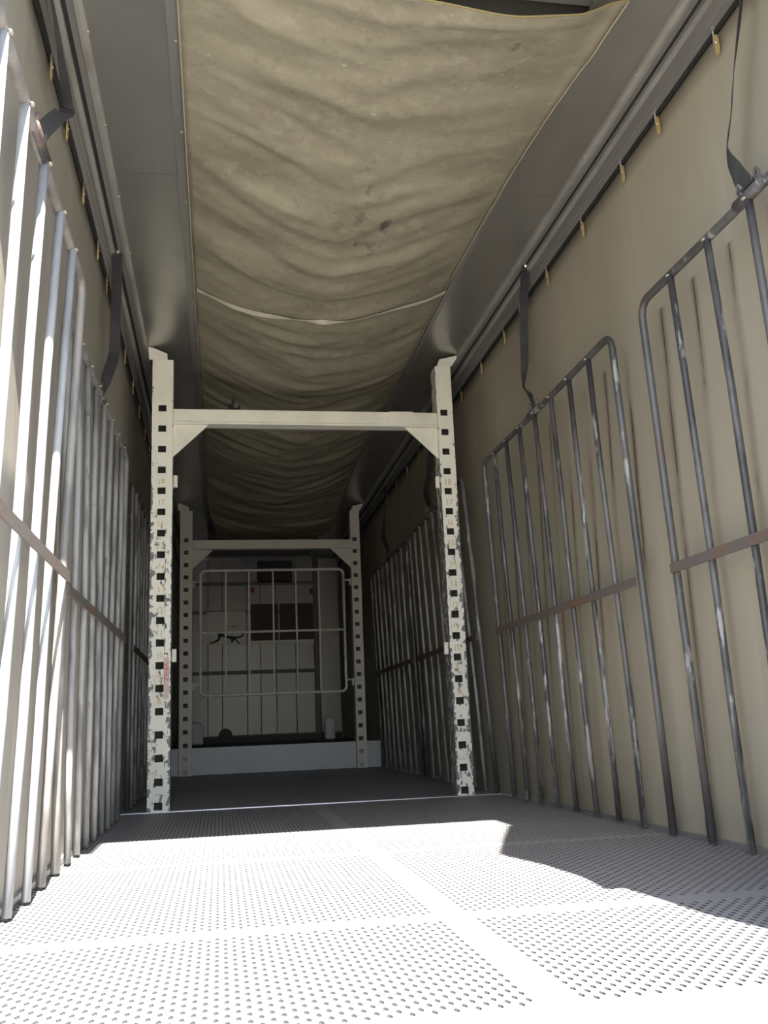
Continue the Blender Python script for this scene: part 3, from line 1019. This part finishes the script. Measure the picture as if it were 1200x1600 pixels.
cat = [(-.80, 1.90), (-.775, 1.875), (-.76, 1.90), (-.72, 1.905), (-.705, 1.925), (-.665, 1.935), (-.66, 1.985), (-.67, 2.02), (-.62, 2.03), (-.58, 2.02), (-.52, 1.99), (-.45, 1.985), (-.40, 1.975),
       (-.33, 1.975), (-.29, 1.995), (-.255, 2.04), (-.245, 2.03), (-.27, 1.98), (-.32, 1.95), (-.37, 1.945), (-.385, 1.93), (-.345, 1.90), (-.32, 1.865), (-.345, 1.86), (-.365, 1.895), (-.42, 1.925), (-.43, 1.885), (-.46, 1.88), (-.455, 1.93), (-.50, 1.945), (-.55, 1.955), (-.60, 1.985), (-.63, 1.95), (-.64, 1.915), (-.69, 1.89), (-.74, 1.885)]
build('leaping_animal', MB().prism([(a, b_ - .045) for a, b_ in cat], 'y', YF - .037, YF - .0345), M['ink'], pn)
me = text_mesh('DAKY', .06); me.materials.append(M['ink'])
n = bpy.data.objects.new('lettering', me); COL.objects.link(n); n.parent = pn
n.location = Vector((-.42, YF - .0355, 2.085)) - ROOT[pn]; n.rotation_euler = (math.pi / 2, 0, 0)
o = build('warning_sticker', MB().box(-.145, -.085, YF - .024, YF - .0185, 2.63, 2.715), M['red'], loc=(-.115, YF - .02, 2.63))
tag(o, 'small red sticker on the front wall left of centre', 'sticker')
o = build('warning_sticker', MB().box(.80, .855, YF - .024, YF - .0185, 2.59, 2.68), M['blue'], loc=(.83, YF - .02, 2.6))
tag(o, 'small dark blue sticker on the front wall right of centre', 'sticker')


def sack(x, h, w, label):
    pts = []
    n = 10
    for k in range(n + 1):
        a = math.pi * k / n
        pts.append((x + w * math.cos(a), .293 + h - w + w * 1.0 * math.sin(a)))
    poly = [(x + w, .293)] + pts + [(x - w, .293)]
    root = build('round_topped_block', MB().prism(poly, 'y', YF - .75, YF - .55), M['sack'], loc=(x, YF - .65, .293), bevel=.03)  # white sack with a rounded top, modelled as a plain block
    tag(root, label, 'block')


sack(-.98, .33, .10, 'white round-topped block on the raised deck at the left')
sack(1.0, .33, .075, 'white round-topped block on the raised deck at the right')
hd = [(-.66 + .0, .386)] + [(-.55 + .11 * math.cos(math.pi - math.pi * k / 10), .386 + .13 * math.sin(math.pi * k / 10)) for k in range(11)] + [(-.44, .386)]
build('floor_vent', MB().prism(hd, 'y', YF - .026, YF - .019), M['front_dark'], fw)

# black rubber tie knotted on the near cross beam
tie = empty('rubber_tie', (-.53, Y1 + .06, 2.74))
tag(tie, 'small black rubber tie knotted over the near white cross beam', 'tie')
build('knot', MB().dome((-.545, Y1 + .05, 2.767), .022, sz=1.1, nu=8, nv=5), M['black'], tie)
build('tail', MB().tube([(-.545, Y1 + .05, 2.77), (-.535, Y1 + .05, 2.81), (-.53, Y1 + .05, 2.85)], [.012, .010, .004], 6), M['black'], tie)
build('tail', MB().tube([(-.54, Y1 + .05, 2.755), (-.51, Y1 + .045, 2.752), (-.488, Y1 + .045, 2.765), (-.492, Y1 + .045, 2.785)], [.010, .009, .008, .004], 6), M['black'], tie)
build('tail', MB().tube([(-.55, Y1 + .05, 2.77), (-.57, Y1 + .05, 2.80)], [.009, .004], 6), M['black'], tie)

# ------------------------------------------------------------------ rear end of the truck, behind the picture's edge
rp = [(1.29, 3.34), (1.13, 3.34), (1.03, 3.10), (.92, 2.84), (.70, 2.30), (.692, 2.25), (.715, 1.9), (.70, 1.55), (.655, 1.31), (.65, 1.285), (.708, 1.28),
      (.70, 1.05), (.685, .8), (.70, .62), (.72, .3), (.73, 0.0), (1.29, 0.0)]
rc = build('rear_blocker', MB().prism(rp, 'y', 1.75, 1.756), M['blocker'], loc=(1.0, 1.75, 0))  # unseen blocker, its outline shaped to cast the right-hand floor shadow
tag(rc, 'unseen grey panel right of the rear opening, shaped to cast the floor shadow', 'curtain')
for nme, s in (('trim_5', -1), ('trim_6', 1)):
    struct(build(nme, MB().box(*sorted((s * 1.25, s * 1.32)), 1.66, 1.74, -.1, 3.35), M['rail']))
